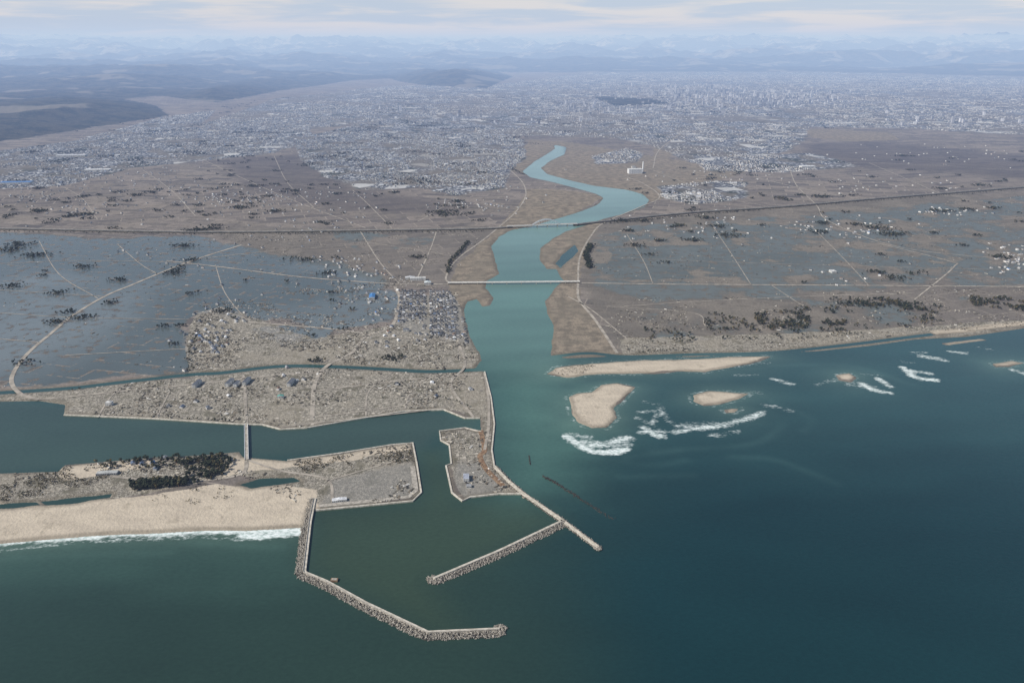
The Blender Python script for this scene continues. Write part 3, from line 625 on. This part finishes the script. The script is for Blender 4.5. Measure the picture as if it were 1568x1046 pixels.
def trees(name,P,hmin,hmax,far=False,brown=.12,z=2.):
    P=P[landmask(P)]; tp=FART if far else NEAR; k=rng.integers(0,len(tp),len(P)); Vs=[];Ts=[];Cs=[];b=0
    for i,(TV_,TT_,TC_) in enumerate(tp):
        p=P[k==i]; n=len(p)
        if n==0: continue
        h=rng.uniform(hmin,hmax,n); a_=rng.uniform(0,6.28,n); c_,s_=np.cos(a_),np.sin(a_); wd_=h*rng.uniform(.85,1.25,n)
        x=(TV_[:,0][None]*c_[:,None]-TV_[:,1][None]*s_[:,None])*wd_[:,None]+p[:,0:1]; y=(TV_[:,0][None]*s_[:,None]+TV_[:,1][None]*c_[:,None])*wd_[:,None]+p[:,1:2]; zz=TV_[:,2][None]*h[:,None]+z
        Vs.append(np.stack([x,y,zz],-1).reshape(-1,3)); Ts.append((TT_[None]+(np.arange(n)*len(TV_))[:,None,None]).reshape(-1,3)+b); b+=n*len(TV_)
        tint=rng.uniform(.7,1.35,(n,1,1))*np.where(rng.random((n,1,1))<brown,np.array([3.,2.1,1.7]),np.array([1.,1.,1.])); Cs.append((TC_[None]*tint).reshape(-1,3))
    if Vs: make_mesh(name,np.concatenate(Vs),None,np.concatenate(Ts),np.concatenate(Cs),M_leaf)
def strip(px,step,wid):
    p=along(G(px),step); return p+rng.normal(0,wid,p.shape)
trees('pine_grove',np.concatenate([rand_in(G([(200,740),(240,737),(290,735),(288,745),(240,750),(200,754)]),230),rand_in(G([(285,705),(340,697),(362,706),(350,725),(300,745),(285,730)]),190),rand_in(G([(205,706),(280,700),(290,716),(215,722)]),60),rand_in(G([(150,708),(205,706),(210,716),(140,722)]),16)]),9,15)
trees('shrub_belt',np.concatenate([clumpy(G([(0,728),(130,715),(190,722),(120,752),(0,770)]),700,40,3),clumpy(G([(430,712),(560,694),(632,690),(636,708),(560,716),(450,728)]),600,40,4),rand_in(G([(-300,750),(0,728),(0,772),(-300,800)]),250),clumpy(G([(120,745),(200,752),(280,750),(340,740),(370,760),(300,775),(180,765)]),120,30,8)]),2.,5.5,brown=.7)
trees('riverside_trees',np.concatenate([strip([(718,372),(706,385),(690,402),(684,420)],4,6),strip([(905,376),(897,392),(903,412)],1.5,7)]),9,15)
trees('riverside_trees',np.concatenate([strip([(782,258),(800,268),(850,279),(885,288)],9,10),strip([(742,212),(790,219),(830,222)],12,12)]),9,14,True)
trees('coastal_pine_belt',np.concatenate([strip([(1090,483),(1130,490)],5,9),clumpy(G([(1145,484),(1200,478),(1250,485),(1300,490),(1290,500),(1180,508)]),400,40,21),clumpy(G([(1300,460),(1350,458),(1440,470),(1440,482),(1330,478)]),280,40,22),clumpy(G([(1480,455),(1568,458),(1700,460),(1700,480),(1568,478),(1490,470)]),600,40,23),clumpy(G([(980,500),(1080,490),(1300,492),(1460,480),(1440,500),(1200,520),(1000,530)]),420,50,9),rand_in(G([(1340,340),(1385,355),(1375,372),(1345,360)]),60),clumpy(G([(1210,468),(1300,470),(1310,482),(1220,480)]),60,40,24)]),7,14,brown=.3)
trees('canal_trees',np.concatenate([strip([(56,598),(110,598),(165,590)],14,6),strip([(290,572),(292,540),(300,505)],6,8),strip([(230,640),(330,645),(360,648)],9,3),rand_in(G([(480,565),(560,550),(600,560),(500,575)]),20),strip([(640,618),(680,610),(720,625)],12,4),strip([(300,600),(400,595),(470,590)],22,6),strip([(980,541),(1060,537)],8,4),strip([(1200,522),(1320,512)],12,5),strip([(420,520),(520,545),(600,530)],30,14),rand_in(TOWN,60)]),5,10)
trees('spit_scrub',rand_in(G([(842,570),(900,558),(912,562),(895,573),(860,577)]),160),2,4,brown=.6)
ex_t=np.concatenate([strip([(430,360),(560,358),(740,356)],9,6),strip([(925,344),(1060,331),(1160,323)],7,6),strip([(0,356),(300,360),(430,360)],20,8),strip([(1160,323),(1350,308),(1568,291)],18,7)])
trees('expressway_trees',ex_t,6,12,True)
cl=[(128,330,5),(110,332,4),(320,352,7),(300,354,5),(685,330,7),(672,326,5),(280,378,4),(30,376,6),(15,384,6),(55,392,6),(130,410,4),(20,440,5),(90,450,4),(180,430,4),(265,420,4),(610,283,4),(603,296,3),(955,340,5),(1040,347,4),(985,340,4),(960,355,3),(975,377,5),(1010,370,3),(1060,369,4),(1080,335,5),(1100,348,5),(1115,362,6),(1260,343,4),(1255,357,4),(1340,350,5),(1365,360,7),(1310,345,4),(1450,325,4),(1430,324,4),(1480,322,4),(1340,418,4),(1370,428,5),(1300,465,6),(1330,468,6),(1395,470,6),(1195,305,4),(1255,302,6),(1500,285,5),(1440,290,4),(1225,300,3),(270,415,4),(295,400,4),(105,480,3),(125,488,4),(80,495,4),(170,465,3),(340,478,4),(470,400,4),(500,420,4),(420,325,5),(370,320,5),(640,395,4),(700,310,4),(310,218,8),(350,225,5),(1520,320,4),(1530,395,4),(1380,240,6),(600,550,4),(485,555,3),(60,325,5),(210,300,5),(60,290,4)]
P=[]
for x,y,k in cl:
    c=G([(x,y)])[0]; P.append(c+rng.normal(0,1,(k*11,2))*[k*6.,k*4.5])
for zp,m in ((G([(0,300),(500,280),(700,310),(780,350),(400,352),(0,350)]),90),(G([(1000,260),(1568,230),(1568,285),(930,338)]),55),(G([(930,350),(1568,300),(1568,450),(960,470)]),26),(G([(0,365),(600,400),(600,490),(280,560),(0,590)]),18),(G([(300,250),(460,230),(560,300),(300,320)]),40),(G([(0,210),(300,170),(420,150),(300,200)]),40)):
    for c in rand_in(zp,m): k=rng.integers(1,4); P.append(c+rng.normal(0,1,(k*7,2))*[k*7.,k*5.])
P=np.concatenate(P); dd=np.linalg.norm(P,axis=1)
trees('farmstead_trees',P[dd<4200],6,13); trees('farmstead_trees',P[dd>=4200],8,15,True)
P=[]
for c in np.concatenate([rand_in(Z_urban[1],40),rand_in(Z_urban[0],60),rand_in(G([(420,152),(900,120),(1500,115),(1568,200),(1000,210),(560,190)]),140)]):
    k=rng.integers(2,6); P.append(c+rng.normal(0,1,(k*8,2))*[k*14.,k*10.])
trees('park_trees',np.concatenate(P),10,18,True)

# ---------------------------------------------------------------- atmosphere (air gets hazier inland), sky, sun, camera
def haze(name,sg,hc,y0,y1):
    t=NT('air_'+name); sg=np.array(sg); hc=np.array(hc); den=2e-4
    ab=t.n('ShaderNodeVolumeAbsorption',{'Color':tuple(1-sg/den)+(1,),'Density':den}); em=sg*hc; k=em.max()
    ev=t.n('ShaderNodeEmission',{'Color':tuple(em/k)+(1,),'Strength':float(k)})  # haze boxes glow: emission stands in for light scattered by the air
    ad=t.n('ShaderNodeAddShader'); t.t.links.new(ab.outputs[0],ad.inputs[0]); t.t.links.new(ev.outputs[0],ad.inputs[1])
    o=t.n('ShaderNodeOutputMaterial'); t.t.links.new(ad.outputs[0],o.inputs['Volume'])
    V=[(x,y,z) for z in (-60,1320) for y in (y0,y1) for x in (-160000,160000)]
    make_mesh(name,V,[[0,2,3,1],[4,5,7,6],[0,1,5,4],[2,6,7,3],[0,4,6,2],[1,3,7,5]],mat=t.m)
haze('sky_haze',(1/110000.,1/95000.,1/68000.),(.48,.60,.77),-8000,5000)
haze('sky_haze',(1/40000.,1/33000.,1/23000.),(.50,.61,.78),5001,15000)
haze('sky_haze',(1/26000.,1/21500.,1/15500.),(.55,.66,.81),15001,150000)

w=bpy.data.worlds.new('World'); scene.world=w
SAZ,SEL=math.radians(-115),math.radians(40)
t=NT('',world=w)
sky=t.n('ShaderNodeTexSky',sky_type='NISHITA',sun_disc=False,sun_elevation=SEL,sun_rotation=SAZ,altitude=1000.,air_density=1.2,dust_density=1.5)
tc=t.n('ShaderNodeTexCoord').outputs['Generated']
n1=t.noise(t.map(tc,0,(4.,4.,46.)),1.6,4,.55,.3,'3D')
sep=t.n('ShaderNodeSeparateXYZ',{0:tc}).outputs[2]
c1_=t.mix(t.ss(n1,.40,.62),(5.3,6.2,7.8),(7.8,7.5,7.7))
low=t.ss(sep,.0,.30,.85,.0)
bg=t.n('ShaderNodeBackground',{'Color':t.mix(low,sky.outputs[0],c1_),'Strength':.1})
t.n('ShaderNodeOutputWorld',{0:bg.outputs[0]})
sun=bpy.data.lights.new('sun','SUN'); sun.energy=5.0; sun.angle=math.radians(.5); sun.color=(1,.96,.90)
so=bpy.data.objects.new('sun',sun); scene.collection.objects.link(so)
sv=Vector((math.cos(SEL)*math.sin(SAZ),math.cos(SEL)*math.cos(SAZ),math.sin(SEL))); so.rotation_euler=sv.to_track_quat('Z','Y').to_euler()
cam=bpy.data.cameras.new('camera'); cam.lens=36*FPX/1568; cam.sensor_width=36; cam.clip_start=5; cam.clip_end=400000
co=bpy.data.objects.new('camera',cam); scene.collection.objects.link(co); co.location=(0,0,H); co.rotation_euler=(math.pi/2-TH,0,0)
scene.camera=co
scene.view_settings.view_transform='Standard'; scene.view_settings.look='None'; scene.view_settings.exposure=0
